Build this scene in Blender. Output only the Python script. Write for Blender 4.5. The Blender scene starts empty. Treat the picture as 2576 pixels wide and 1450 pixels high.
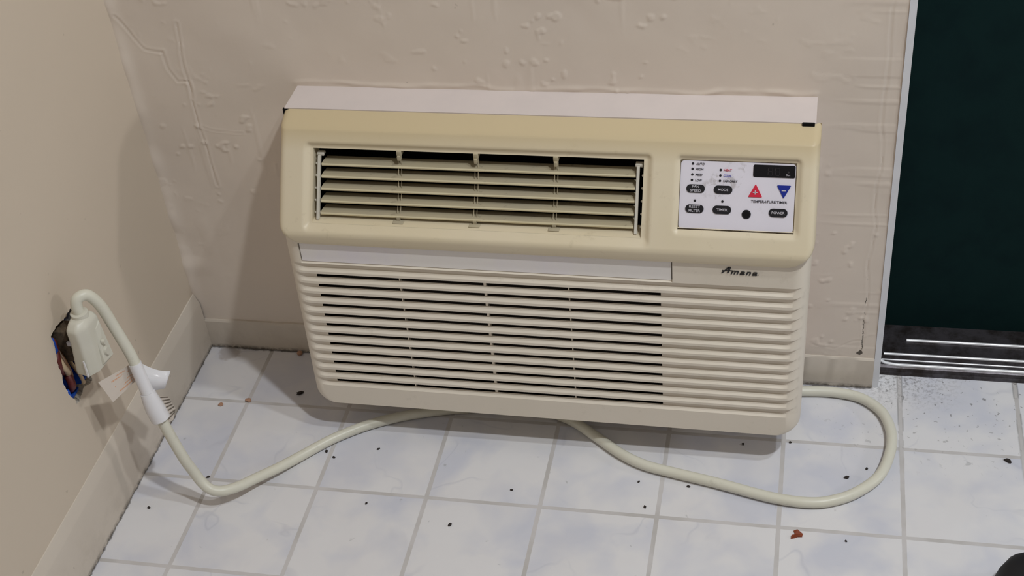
import bpy, bmesh, math, random
import numpy as np
from mathutils import Vector, Matrix

# ------------------------------------------------------------------ camera, world, lights, exposure
T = 0.1524                       # one printed floor tile is 6 in; all coordinates below are in tiles
S = bpy.context.scene
C = S.collection
def V(x, y, z): return (x*T, y*T, z*T)

cam_d = bpy.data.cameras.new('camera'); cam = bpy.data.objects.new('camera', cam_d); C.objects.link(cam)
cam.location = V(6.07921, -8.78215, 8.87671)
cam.rotation_euler = (math.radians(51.0689), math.radians(5.1338), math.radians(10.9589))
cam_d.sensor_fit = 'HORIZONTAL'; cam_d.sensor_width = 36; cam_d.lens = 3495.81*36/2576
cam_d.clip_start = 0.02; cam_d.clip_end = 50
S.camera = cam
S.view_settings.view_transform = 'Standard'; S.view_settings.look = 'None'
S.view_settings.exposure = -0.36; S.view_settings.gamma = 1; S.view_settings.use_curve_mapping = False
w = bpy.data.worlds.new('world'); S.world = w; w.use_nodes = True
w.node_tree.nodes['Background'].inputs[0].default_value = (.9, .93, 1, 1)
w.node_tree.nodes['Background'].inputs[1].default_value = 0.0

def area(name, loc, target, size, power, col):
    d = bpy.data.lights.new(name, 'AREA'); d.shape = 'RECTANGLE'; d.size, d.size_y = size; d.energy = power; d.color = col
    o = bpy.data.objects.new(name, d); C.objects.link(o); o.location = V(*loc)
    o.rotation_euler = (Vector(V(*target))-Vector(V(*loc))).to_track_quat('-Z', 'Y').to_euler()
    return o
area('ceiling_lamp_main', (12, -7, 20), (12, -7, 0), (.11, .11), 54, (.93, .97, 1))
area('ceiling_lamp_second', (14, -3.6, 20), (14, -3.6, 0), (.11, .11), 28, (.90, .96, 1))
area('fill_light_far', (4, -17, 20.5), (4, -17, 0), (1.1, .5), 7, (.95, .97, 1))  # fill light added on the camera side, no known fixture there
area('side_lamp', (25, .1, 8), (3, -.6, 1.5), (.22, .22), 15, (.97, .95, .95))

# ------------------------------------------------------------------ helpers
def tag(o, label=None, cat=None, group=None, kind=None):
    if label: o['label'] = label
    if cat: o['category'] = cat
    if group: o['group'] = group
    if kind: o['kind'] = kind
    return o
def empty(name, loc, rz=0):
    o = bpy.data.objects.new(name, None); C.objects.link(o); o.location = V(*loc); o.rotation_euler = (0, 0, rz)
    o.empty_display_size = .05
    return o
def mesh(name, verts, faces, mat, parent=None, smooth=None, loc=None):
    """verts in tiles; one mesh object"""
    m = bpy.data.meshes.new(name)
    ox, oy, oz = loc or (0, 0, 0)
    m.from_pydata([((x-ox)*T, (y-oy)*T, (z-oz)*T) for x, y, z in verts], [], faces)
    m.validate(); m.update()
    bm = bmesh.new(); bm.from_mesh(m); bmesh.ops.remove_doubles(bm, verts=bm.verts, dist=1e-6)
    if smooth != 'keep': bmesh.ops.recalc_face_normals(bm, faces=bm.faces)
    bm.to_mesh(m); bm.free()
    o = bpy.data.objects.new(name, m); C.objects.link(o)
    if mat: m.materials.append(mat)
    if parent: o.parent = parent
    if loc: o.location = V(*loc)
    if smooth and smooth != 'keep':
        m.shade_smooth(); m.set_sharp_from_angle(angle=math.radians(smooth))
    return o
class MB:
    def __init__(s): s.v = []; s.f = []
    def add(s, v, f):
        n = len(s.v); s.v += [tuple(p) for p in v]; s.f += [tuple(i+n for i in q) for q in f]; return s
    def box(s, x0, x1, y0, y1, z0, z1, bev=0):
        if bev <= 0:
            v = [(x, y, z) for z in (z0, z1) for y in (y0, y1) for x in (x0, x1)]
            return s.add(v, [(0, 2, 3, 1), (4, 5, 7, 6), (0, 1, 5, 4), (2, 6, 7, 3), (0, 4, 6, 2), (1, 3, 7, 5)])
        bm = bmesh.new(); bmesh.ops.create_cube(bm, size=1)
        for q in bm.verts: q.co = Vector(((x0+x1)/2+q.co.x*(x1-x0), (y0+y1)/2+q.co.y*(y1-y0), (z0+z1)/2+q.co.z*(z1-z0)))
        bmesh.ops.bevel(bm, geom=list(bm.edges), offset=bev, segments=3, affect='EDGES', profile=.5)
        bm.verts.ensure_lookup_table()
        s.add([q.co[:] for q in bm.verts], [[q.index for q in f.verts] for f in bm.faces]); bm.free(); return s
    def tube(s, pts, r, n=10, cap=True):
        P = [Vector(p) for p in pts]; rs = r if isinstance(r, (list, tuple)) else [r]*len(P)
        up = None; rings = []
        for i, p in enumerate(P):
            t = (P[min(i+1, len(P)-1)]-P[max(i-1, 0)]).normalized()
            if up is None:
                up = t.orthogonal().normalized()
            up = (up - t*up.dot(t)).normalized(); b = t.cross(up)
            rings.append([p+(up*math.cos(a)+b*math.sin(a))*rs[i] for a in [2*math.pi*k/n for k in range(n)]])
        v = [q[:] for rg in rings for q in rg]; f = []
        for i in range(len(P)-1):
            for k in range(n):
                a, b2 = i*n+k, i*n+(k+1) % n; f.append((a, b2, b2+n, a+n))
        if cap: f.append(tuple(range(n-1, -1, -1))); f.append(tuple(range((len(P)-1)*n, len(P)*n)))
        return s.add(v, f)
    def blob(s, c, rx, ry, rz, seed=0, jit=.25, sub=2):
        bm = bmesh.new(); bmesh.ops.create_icosphere(bm, subdivisions=sub, radius=1); R = random.Random(seed)
        for q in bm.verts:
            k = 1+R.uniform(-jit, jit); q.co = Vector((c[0]+q.co.x*rx*k, c[1]+q.co.y*ry*k, c[2]+q.co.z*rz*k))
        bm.verts.ensure_lookup_table()
        s.add([q.co[:] for q in bm.verts], [[q.index for q in f.verts] for f in bm.faces]); bm.free(); return s
    def prism(s, ring0, ring1):
        n = len(ring0); s.add(list(ring0)+list(ring1), [(i, (i+1) % n, (i+1) % n+n, i+n) for i in range(n)]+[tuple(range(n-1, -1, -1)), tuple(range(n, 2*n))]); return s
    def build(s, name, mat, parent=None, smooth=None, loc=None): return mesh(name, s.v, s.f, mat, parent, smooth, loc)
def catmull(pts, k=8):
    P = [Vector(p) for p in pts]; P = [P[0]*2-P[1]]+P+[P[-1]*2-P[-2]]; out = []
    for i in range(1, len(P)-2):
        a, b, c, d = P[i-1:i+3]
        for j in range(k):
            t = j/k; out.append(.5*((2*b)+(c-a)*t+(2*a-5*b+4*c-d)*t*t+(3*b-a-3*c+d)*t**3))
    out.append(P[-2]); return out

# ------------------------------------------------------------------ materials
def srgb(r, g, b):
    f = lambda c: ((c/255)/12.92 if c/255 <= .04045 else ((c/255+.055)/1.055)**2.4)
    return (f(r), f(g), f(b), 1)
class NT:
    def __init__(s, name, rough=.5, metal=0, spec=.5):
        s.m = bpy.data.materials.new(name); s.m.use_nodes = True; s.t = s.m.node_tree; s.b = s.t.nodes['Principled BSDF']
        s.b.inputs['Roughness'].default_value = rough; s.b.inputs['Metallic'].default_value = metal; s.b.inputs['Specular IOR Level'].default_value = spec
        s.co = s.t.nodes.new('ShaderNodeTexCoord').outputs['Object']
    def n(s, t, **kw):
        q = s.t.nodes.new(t)
        for k, v in kw.items():
            if hasattr(q, k) and k not in ('Scale',): setattr(q, k, v)
        return q
    def l(s, a, b):
        if isinstance(a, (int, float)): b.default_value = a
        elif isinstance(a, tuple): b.default_value = a
        else: s.t.links.new(a, b)
    def math(s, op, a, b=0, c=None):
        q = s.n('ShaderNodeMath'); q.operation = op; s.l(a, q.inputs[0]); s.l(b, q.inputs[1])
        if c is not None: s.l(c, q.inputs[2])
        return q.outputs[0]
    def vec(s, op, a, b):
        q = s.n('ShaderNodeVectorMath'); q.operation = op; s.l(a, q.inputs[0]); s.l(b, q.inputs[1]); return q.outputs[0]
    def noise(s, scale, det=4, rough=.55, vec=None, dist=0, dim='3D'):
        q = s.n('ShaderNodeTexNoise'); q.inputs['Scale'].default_value = scale; q.inputs['Detail'].default_value = det
        q.inputs['Roughness'].default_value = rough; q.inputs['Distortion'].default_value = dist
        s.l(vec if vec is not None else s.co, q.inputs['Vector']); return q.outputs[0]
    def ramp(s, f, lo, hi, inv=False):
        q = s.n('ShaderNodeMapRange'); s.l(f, q.inputs[0]); q.inputs[1].default_value = lo; q.inputs[2].default_value = hi
        q.inputs[3].default_value = 1 if inv else 0; q.inputs[4].default_value = 0 if inv else 1; return q.outputs[0]
    def mix(s, f, a, b):
        q = s.n('ShaderNodeMix'); q.data_type = 'RGBA'; s.l(f, q.inputs[0]); s.l(a, q.inputs[6]); s.l(b, q.inputs[7]); return q.outputs[2]
    def xyz(s, v=None):
        q = s.n('ShaderNodeSeparateXYZ'); s.l(v if v is not None else s.co, q.inputs[0]); return q.outputs
    def col(s, c): s.l(c, s.b.inputs['Base Color']); return s
    def bump(s, h, strength=.3, dist=.002):
        q = s.n('ShaderNodeBump'); q.inputs['Strength'].default_value = strength; q.inputs['Distance'].default_value = dist
        s.l(h, q.inputs['Height']); s.t.links.new(q.outputs[0], s.b.inputs['Normal']); return s
def plain(name, c, rough=.5, metal=0, spec=.5, var=None, vs=60, vamt=.5):
    m = NT(name, rough, metal, spec)
    if var: m.col(m.mix(m.math('MULTIPLY', m.ramp(m.noise(vs), .45, .7), vamt), c, var))
    else: m.col(c)
    return m.m

def wall_mat(name, c, c2, bump=.35, chip=False):
    m = NT(name, .55, 0, .3)
    a = m.ramp(m.noise(3, 3), .35, .7); base = m.mix(m.math('MULTIPLY', a, .6), c, c2)
    # small scattered scuff marks
    sp = m.ramp(m.noise(60, 2, .5), .745, .77); base = m.mix(m.math('MULTIPLY', sp, .25), base, srgb(110, 95, 80))
    # grime creeping up from the floor
    z = m.xyz()[2]; g = m.math('MULTIPLY', m.ramp(z, 0.0, .007, True), m.ramp(m.noise(70, 4, .7), .38, .55))
    base = m.mix(m.math('MULTIPLY', g, .85), base, srgb(60, 52, 45))
    g2 = m.math('MULTIPLY', m.ramp(z, .01, .08, True), m.ramp(m.noise(25, 4, .7), .45, .65))
    base = m.mix(m.math('MULTIPLY', g2, .15), base, srgb(120, 105, 88))
    if chip:      # dark chip and gaping seam beside the doorway
        x = m.xyz()[0]; nn = m.math('MULTIPLY', m.math('SUBTRACT', m.noise(150, 3, .7), .5), .006)
        d = m.math('ABSOLUTE', m.math('SUBTRACT', m.math('ADD', x, nn), 6.638*T)); seam = m.math('MULTIPLY', m.math('MULTIPLY', m.ramp(d, .0003, .0008, True), m.ramp(z, 1.0*T, 1.3*T, True)), m.ramp(m.noise(45, 3, .6), .48, .54))
        q = m.n('ShaderNodeVectorMath'); q.operation = 'DISTANCE'; m.l(m.co, q.inputs[0]); q.inputs[1].default_value = (6.625*T, .767*T, .405*T)
        hole_ = m.ramp(m.math('ADD', q.outputs['Value'], m.math('MULTIPLY', nn, 1.4)), .0035, .0042, True)
        base = m.mix(m.math('MULTIPLY', m.math('MAXIMUM', seam, hole_), .9), base, srgb(52, 44, 36))
    m.col(base)
    h = m.math('ADD', m.math('MULTIPLY', m.noise(11, 3, .5), .7), m.math('MULTIPLY', m.noise(160, 3, .6), .07))
    m.bump(h, bump, .004); return m.m
M_WALLB = wall_mat('plaster_paint_back', srgb(223, 210, 196), srgb(214, 202, 191), chip=True)
M_WALLL = wall_mat('plaster_paint_left', srgb(206, 192, 174), srgb(200, 186, 168), .12)
M_BASE = wall_mat('baseboard_paint', srgb(206, 196, 183), srgb(196, 184, 170), .1)

def floor_mat():
    m = NT('printed_marble_vinyl', .34, 0, .35)
    sc = m.vec('MULTIPLY', m.co, (1/T, 1/T, 1/T)); x, y, z = m.xyz(sc)
    fx = m.math('ABSOLUTE', m.math('SUBTRACT', m.math('FRACT', m.math('ADD', x, .5)), .5))
    fy = m.math('ABSOLUTE', m.math('SUBTRACT', m.math('FRACT', m.math('ADD', y, .5)), .5))
    d = m.math('MINIMUM', fx, fy)
    wob = m.math('MULTIPLY', m.math('SUBTRACT', m.noise(90, 2), .5), .006)
    grout = m.ramp(m.math('ADD', d, wob), .0165, .0205, True)
    idx = m.n('ShaderNodeCombineXYZ'); m.l(m.math('FLOOR', x), idx.inputs[0]); m.l(m.math('FLOOR', y), idx.inputs[1])
    wn = m.n('ShaderNodeTexWhiteNoise'); wn.noise_dimensions = '3D'; m.l(idx.outputs[0], wn.inputs['Vector'])
    off = m.vec('MULTIPLY', wn.outputs['Color'], (9., 9., 9.)); v = m.vec('ADD', sc, off)
    cl = m.ramp(m.noise(1.7, 3, .5, v, .3), .44, .66)
    cl2 = m.ramp(m.noise(1.1, 3, .6, m.vec('ADD', v, (5., 3., 1.))), .45, .7)
    base = m.mix(m.math('MULTIPLY', cl, .62), srgb(219, 217, 218), srgb(188, 191, 206))
    base = m.mix(m.math('MULTIPLY', cl2, .35), base, srgb(212, 208, 208))
    vein = m.ramp(m.math('ABSOLUTE', m.math('SUBTRACT', m.noise(.8, 3, .5, m.vec('ADD', v, (2., 7., 4.)), .5), .5)), 0, .010, True)
    vm = m.ramp(m.noise(1.4, 2, .5, m.vec('ADD', v, (1., 1., 8.))), .48, .62)
    base = m.mix(m.math('MULTIPLY', m.math('MULTIPLY', vein, vm), .24), base, srgb(158, 160, 176))
    # small grey flecks and scuffs
    fl = m.ramp(m.noise(7, 3, .6, sc, .4), .70, .74); base = m.mix(m.math('MULTIPLY', fl, .4), base, srgb(140, 140, 140))
    gc = m.mix(m.ramp(m.noise(2.2, 3, .6, sc), .4, .65), srgb(198, 194, 193), srgb(184, 180, 177))
    base = m.mix(grout, base, gc)
    # dirt: along the walls, in front of the doorway and in the grout near it
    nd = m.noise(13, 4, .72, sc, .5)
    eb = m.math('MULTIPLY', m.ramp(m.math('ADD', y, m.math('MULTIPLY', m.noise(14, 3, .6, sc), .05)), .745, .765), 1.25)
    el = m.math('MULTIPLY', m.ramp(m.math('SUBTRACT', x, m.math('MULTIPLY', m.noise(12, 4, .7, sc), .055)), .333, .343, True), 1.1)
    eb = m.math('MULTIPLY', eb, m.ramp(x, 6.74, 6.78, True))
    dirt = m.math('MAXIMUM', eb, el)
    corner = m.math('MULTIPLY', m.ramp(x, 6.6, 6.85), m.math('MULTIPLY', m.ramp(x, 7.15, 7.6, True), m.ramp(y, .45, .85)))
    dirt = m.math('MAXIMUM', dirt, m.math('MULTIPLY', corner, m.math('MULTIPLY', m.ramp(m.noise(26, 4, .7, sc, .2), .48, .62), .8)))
    zone = m.math('MULTIPLY', m.math('MULTIPLY', m.ramp(x, 6.1, 6.9), m.ramp(y, -.35, .5)), .8)
    dirt = m.math('MAXIMUM', dirt, m.math('MULTIPLY', zone, m.ramp(m.noise(20, 2, .5, sc, .6), .66, .69)))
    dirt = m.math('MAXIMUM', dirt, m.math('MULTIPLY', m.math('MULTIPLY', zone, m.ramp(fx, .010, .022)), m.math('MULTIPLY', m.ramp(fx, .02, .03, True), m.ramp(m.noise(4, 2, .5, sc), .45, .5))))
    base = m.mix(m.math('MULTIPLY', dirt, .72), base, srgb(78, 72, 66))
    # brown stain patch in the left corner
    dv = m.n('ShaderNodeVectorMath'); dv.operation = 'DISTANCE'; m.l(m.vec('ADD', sc, (-.57, -.66, 0.)), dv.inputs[0]); dv.inputs[1].default_value = (0, 0, 0)
    st = m.math('MULTIPLY', m.ramp(m.math('ADD', dv.outputs['Value'], m.math('MULTIPLY', m.noise(9, 3, .6, sc), .12)), .15, .18, True), .55)
    base = m.mix(st, base, srgb(160, 148, 138))
    m.col(base)
    m.l(m.math('ADD', m.math('MULTIPLY', m.noise(3, 3, .5, sc), .2), .26), m.b.inputs['Roughness'])
    m.bump(m.math('ADD', m.math('MULTIPLY', grout, -1.), m.math('MULTIPLY', m.noise(4, 3, .5, sc), .35)), .25, .0006)
    return m.m
M_FLOOR = floor_mat()

def plastic(name, c, yel, dirt, amt=.35, rough=.42, top_tan=None):
    m = NT(name, rough, 0, .4)
    b = m.mix(m.math('MULTIPLY', m.ramp(m.noise(7, 3), .4, .65), .5), c, yel)
    b = m.mix(m.math('MULTIPLY', m.ramp(m.noise(45, 5, .7), .60, .74), amt), b, dirt)
    if top_tan: b = m.mix(m.math('MULTIPLY', m.ramp(m.xyz()[2], 2.80*T, 2.95*T), .9), b, top_tan)     # blends to tan towards the top edge
    m.col(b); m.bump(m.noise(900, 2), .06, .0003); return m.m
M_HOOD = plastic('yellowed_cream_plastic', srgb(216, 203, 177), srgb(210, 196, 164), srgb(168, 154, 126), top_tan=srgb(200, 182, 146))
M_GRILLE = plastic('ivory_plastic', srgb(224, 214, 199), srgb(218, 208, 190), srgb(176, 166, 148), .25)
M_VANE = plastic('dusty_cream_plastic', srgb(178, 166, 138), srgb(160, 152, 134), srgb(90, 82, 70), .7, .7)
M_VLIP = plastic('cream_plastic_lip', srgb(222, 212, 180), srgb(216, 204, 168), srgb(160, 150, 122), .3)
M_BAR = plastic('grey_white_plastic', srgb(205, 200, 188), srgb(190, 186, 176), srgb(120, 112, 96), .4)
M_STRIP = plain('pale_lilac_translucent_plastic', srgb(232, 227, 222), .4, 0, .5, srgb(226, 220, 228), 14, .7)
M_SLEEVE = plain('white_painted_metal', srgb(212, 201, 197), .5, 0, .4, srgb(205, 195, 192), 20)
M_DARK = plain('black_void_plastic', srgb(14, 12, 12), .8, 0, .1)
M_BROWN = plain('dark_coil_metal', srgb(34, 27, 21), .7, .2, .2)
M_RIM = plain('dirty_panel_rim', srgb(150, 134, 108), .8, 0, .2, srgb(60, 50, 40), 110, .9)
M_FOAM = plain('black_foam', srgb(20, 19, 19), .9, 0, .1)
M_GRIME = plain('grime_line', srgb(96, 82, 66), .8, 0, .2, srgb(44, 36, 30), 120, .8)
def panel_mat():
    m = NT('white_membrane_film', .32, 0, .5)
    s1 = m.ramp(m.noise(75, 4, .7), .52, .60); s2 = m.ramp(m.noise(24, 2, .5), .58, .66)
    m.col(m.mix(m.math('MULTIPLY', m.math('MULTIPLY', s1, s2), .55), srgb(222, 217, 226), srgb(160, 152, 150))); return m.m
M_PANEL = panel_mat()
M_BLACKINK = plain('black_button_print', srgb(22, 20, 26), .35)
M_TEXT = plain('dark_grey_print', srgb(62, 60, 70), .5)
M_TEXTL = plain('pale_grey_print', srgb(196, 192, 200), .5)
M_RED = plain('red_print', srgb(206, 36, 62), .35); M_REDT = plain('red_letter_print', srgb(206, 70, 90), .5)
M_BLUE = plain('blue_print', srgb(24, 42, 140), .3); M_BLUET = plain('blue_letter_print', srgb(110, 112, 190), .5)
M_LCD = plain('smoked_display_window', srgb(18, 17, 20), .2, 0, .6)
M_SEG = plain('unlit_display_segment', srgb(44, 38, 40), .4)
M_LOGO = plain('black_logo_paint', srgb(18, 15, 14), .4)
M_CORD = plastic('ivory_pvc', srgb(214, 211, 196), srgb(206, 202, 184), srgb(140, 136, 120), .3, .38)
M_PLUG = plain('grey_green_abs', srgb(206, 202, 188), .4, 0, .4, srgb(198, 194, 178), 25)
M_TAPE = plain('white_glossy_film', srgb(228, 226, 228), .22, 0, .6)
M_TAG = plain('cream_tag_film', srgb(206, 194, 182), .4)
M_TAGINK = plain('faded_orange_ink', srgb(208, 160, 128), .6)
M_STRIPEINK = plain('grey_stripe_ink', srgb(112, 102, 90), .6)
M_JAMB = plain('galvanised_jamb_metal', srgb(222, 223, 228), .5, .0, .4, srgb(206, 208, 214), 30)
M_DOOR = plain('dark_green_door_paint', srgb(18, 38, 38), .7, 0, .05, srgb(14, 30, 32), 20, .6)
def sill_mat():
    m = NT('worn_aluminium', .42, .75, .5)
    m.col(m.mix(m.ramp(m.noise(30, 5, .7), .4, .62), srgb(92, 88, 92), srgb(58, 52, 50))); return m.m
M_SILL = sill_mat(); M_RAIL = plain('rail_glint_white', srgb(250, 250, 252), .36, .35)  # near-white rail base paints in the lamp glints along the sill
M_BLUEBOX = plain('blue_box_plastic', srgb(30, 84, 190), .4, 0, .4, srgb(16, 50, 120), 80)
M_WIRER = plain('dark_red_wire', srgb(96, 34, 30), .5); M_WIREW = plain('dirty_white_wire', srgb(196, 172, 140), .5); M_WIREC = plain('brown_wire', srgb(120, 86, 58), .5)
M_CRUMB = plain('crumbled_gypsum', srgb(176, 168, 156), .9, 0, .1, srgb(90, 82, 74), 150)
M_BLACK = plain('black_rubber', srgb(16, 16, 20), .7)
M_LEAF = plain('rust_brown_leaf', srgb(128, 58, 28), .7); M_SPECK = plain('dark_debris', srgb(40, 32, 28), .8); M_TAN = plain('tan_debris', srgb(170, 130, 105), .7)
M_CEIL = plain('ceiling_paint', srgb(150, 148, 144), .8)
M_ROOM = plain('room_wall_paint', srgb(130, 120, 108), .7)

# ------------------------------------------------------------------ value noise in numpy (for real plaster relief)
rng = np.random.RandomState(5)
def vnoise(x, y, seed):
    r = np.random.RandomState(seed).rand(64, 64)
    xi = np.floor(x).astype(int); yi = np.floor(y).astype(int); fx = x-xi; fy = y-yi
    fx = fx*fx*(3-2*fx); fy = fy*fy*(3-2*fy); g = lambda a, b: r[a % 64, b % 64]
    return (g(xi, yi)*(1-fx)+g(xi+1, yi)*fx)*(1-fy)+(g(xi, yi+1)*(1-fx)+g(xi+1, yi+1)*fx)*fy-.5
def segdist(x, z, pts):
    d = np.full(x.shape, 1e9)
    for (ax, az), (bx, bz) in zip(pts, pts[1:]):
        l2 = (bx-ax)**2+(bz-az)**2; t = np.clip(((x-ax)*(bx-ax)+(z-az)*(bz-az))/l2, 0, 1)
        d = np.minimum(d, np.hypot(x-ax-t*(bx-ax), z-az-t*(bz-az)))
    return d

# ------------------------------------------------------------------ the setting
YW = .772                                          # back wall plane
XL = .31                                           # left wall plane
def quad_struct(name, v, mat): return tag(mesh(name, v, [(0, 1, 2, 3)], mat, smooth='keep'), kind='structure')
HT = 21.
tag(MB().box(-2, 30, -32, 1.9, -.6, 0).build('floor', M_FLOOR), kind='structure')
quad_struct('ceiling', [(-2, -32, HT), (-2, 1.9, HT), (30, 1.9, HT), (30, -32, HT)], M_CEIL)
quad_struct('wall_right', [(30, -32, 0), (30, 1.9, 0), (30, 1.9, HT), (30, -32, HT)], M_ROOM)
quad_struct('wall_front', [(-2, -32, 0), (30, -32, 0), (30, -32, HT), (-2, -32, HT)], M_ROOM)

def back_wall():
    xs = np.concatenate([np.arange(-.0, 6.70, .0125), [6.70, 6.73, 6.75, 6.757]]); zs = np.concatenate([np.arange(0, 4.3, .0125), [4.3]])
    X, Z = np.meshgrid(xs, zs); Y = np.full(X.shape, YW)
    wx = X+.06*vnoise(X*5, Z*5, 1); wz = Z+.06*vnoise(X*5+9, Z*5, 2)
    D = .016*vnoise(wx*1.4, wz*1.4, 3)+.006*vnoise(wx*4, wz*4, 4)
    # scraped flakes and ridges: sharp steps where noise crosses a level
    a = vnoise(wx*6, wz*10, 6)+.8*vnoise(wx*21, wz*21, 7); rid = np.clip((a-.47)/.06, 0, 1)
    patch = np.clip((vnoise(X*.9+3, Z*.9+1, 8)+.12)/.15, 0, 1)
    D += .0055*rid*(.3+.7*patch)
    # trowel drags, mostly horizontal, next to the doorway
    h = vnoise(X*1.2, Z*22, 9); D += .003*np.clip((h-.22)/.05, 0, 1)*np.clip((X-6.15)/.35, 0, 1)
    v = vnoise(X*16, Z*1.3, 10); D += .0025*np.clip((v-.34)/.04, 0, 1)*patch
    # cracks and seams seen on the wall
    def crack(pts, w_, amp, lip=.5):
        d = segdist(wx, wz, pts); w_ = w_*.75; amp = amp*.30; return -amp*np.exp(-(d/w_)**2)+lip*amp*np.exp(-((d-2.4*w_)/(w_*1.3))**2)
    D += crack([(.35, 3.67), (.383, 3.6), (.454, 3.47), (.55, 3.357), (.704, 3.32)], .012, .016)
    D += crack([(.704, 3.32), (.72, 3.15), (.76, 3.02), (.85, 3.03), (.86, 2.87)], .011, .014)
    D += crack([(.92, 3.62), (.86, 3.3), (.845, 2.876), (.846, 2.6), (.857, 2.3), (.868, 1.95)], .010, .014, .9)
    D += crack([(.845, 2.58), (1.07, 2.566), (1.25, 2.552)], .008, .010, .9)
    D += crack([(6.66, 3.9), (6.65, 3.3), (6.655, 2.6), (6.645, 1.8), (6.64, 1.2), (6.64, .42)], .010, .016)
    D += crack([(6.22, .48), (6.42, .45), (6.55, .52), (6.64, .53)], .008, .010)
    # patched joint above the sleeve
    j = segdist(wx, wz, [(1.85, 3.06), (6.13, 3.06)]); D += .012*np.exp(-(j/.02)**2)*(vnoise(X*9, Z*9, 12)+.6)
    # lumpy inside corner, and a low skirting swelling
    D += .022*np.exp(-((X-XL)/.07)**2)*(vnoise(X*3, Z*5, 13)+.8)*np.clip((Z-.4)/.3, 0, 1)
    D += .03*np.clip(1-(X-XL-.05)/.35, 0, 1)*np.clip((vnoise(X*6, Z*6, 14)+.25), 0, 1)*np.clip(1-abs(Z-1.2)/.9, 0, 1)
    D = D*np.clip((4.3-Z)/.35, 0, 1)
    Y = Y-D
    n, m_ = X.shape; v = np.stack([X, Y, Z], -1).reshape(-1, 3)
    i = np.arange((n-1)*(m_-1)); r = i//(m_-1); c = i % (m_-1); a0 = r*m_+c
    f = np.stack([a0, a0+1, a0+m_+1, a0+m_], -1)
    # leave the opening where the sleeve passes through
    cx = (xs[:-1]+xs[1:])/2; cz = (zs[:-1]+zs[1:])/2; CX, CZ = np.meshgrid(cx, cz)
    keep = ~((CX > 1.93) & (CX < 6.05) & (CZ > .45) & (CZ < 2.95)).reshape(-1); f = f[keep]
    me = bpy.data.meshes.new('wall_back'); nv = [tuple(q) for q in (v*T)]
    base = len(nv); fl = [tuple(int(k) for k in q) for q in f]
    def addq(q):
        nonlocal nv; k = len(nv); nv += [V(*p) for p in q]; fl.append((k, k+1, k+2, k+3))
    addq([(-2, YW, 4.3), (6.757, YW, 4.3), (6.757, YW, HT), (-2, YW, HT)])
    addq([(6.757, YW, 14), (14, YW, 14), (14, YW, HT), (6.757, YW, HT)])
    addq([(14, YW, 0), (30, YW, 0), (30, YW, HT), (14, YW, HT)])
    addq([(6.757, YW, 0), (6.757, 1.9, 0), (6.757, 1.9, HT), (6.757, YW, HT)])
    addq([(14, YW, 0), (14, 1.9, 0), (14, 1.9, HT), (14, YW, HT)])
    me.from_pydata(nv, [], fl); me.validate(); me.shade_smooth(); me.set_sharp_from_angle(angle=math.radians(50)); me.materials.append(M_WALLB)
    o = bpy.data.objects.new('wall_back', me); C.objects.link(o); tag(o, kind='structure')
back_wall()

HOLE = [(-1.012, 2.043), (-1.06, 2.02), (-1.112, 2.035), (-1.17, 2.02), (-1.228, 2.03), (-1.30, 2.035), (-1.376, 2.053), (-1.42, 2.05), (-1.455, 2.03), (-1.452, 1.96), (-1.47, 1.891),
        (-1.48, 1.82), (-1.499, 1.752), (-1.50, 1.67), (-1.52, 1.594), (-1.505, 1.50), (-1.50, 1.422), (-1.468, 1.37), (-1.452, 1.31), (-1.41, 1.30), (-1.381, 1.32), (-1.33, 1.33), (-1.292, 1.35), (-1.22, 1.31), (-1.163, 1.30), (-1.15, 1.36), (-1.10, 1.45), (-1.06, 1.6), (-1.03, 1.8)]
def jag(loop, amp, seed, k=3):
    R = random.Random(seed); out = []
    for i, p in enumerate(loop):
        q = loop[(i+1) % len(loop)]
        for j in range(k):
            t = j/k; out.append((p[0]+(q[0]-p[0])*t+R.uniform(-amp, amp), p[1]+(q[1]-p[1])*t+R.uniform(-amp, amp)))
    return out
hole = jag(HOLE, .010, 3)
def left_wall():
    bm = bmesh.new(); es = []
    outer = [(-32, 0), (YW+.02, 0), (YW+.02, HT), (-32, HT)]
    for loop in (outer, hole):
        vs = [bm.verts.new(V(XL, y, z)) for y, z in loop]; es += [bm.edges.new((vs[i], vs[(i+1) % len(vs)])) for i in range(len(vs))]
    bmesh.ops.triangle_fill(bm, use_beauty=True, edges=es)
    # broken rim of the drywall: a ragged bevel going into the wall
    R = random.Random(8); cy = sum(p[0] for p in hole)/len(hole); cz = sum(p[1] for p in hole)/len(hole)
    ring0 = [bm.verts.new(V(XL, y, z)) for y, z in hole]
    ring1 = [bm.verts.new(V(XL-.03-R.uniform(0, .02), y+(cy-y)*R.uniform(.04, .12), z+(cz-z)*R.uniform(.02, .08))) for y, z in hole]
    ring2 = [bm.verts.new(V(XL-.14, y+(cy-y)*.02, z+(cz-z)*.02)) for y, z in hole]
    n = len(hole)
    for a, b in ((ring0, ring1), (ring1, ring2)):
        for i in range(n): f = bm.faces.new((a[i], a[(i+1) % n], b[(i+1) % n], b[i])); f.material_index = 1
    bmesh.ops.remove_doubles(bm, verts=bm.verts, dist=1e-6)
    me = bpy.data.meshes.new('wall_left'); bm.to_mesh(me); bm.free()
    me.materials.append(M_WALLL); me.materials.append(M_CRUMB)
    o = bpy.data.objects.new('wall_left', me); C.objects.link(o); tag(o, kind='structure')
left_wall()
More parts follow.
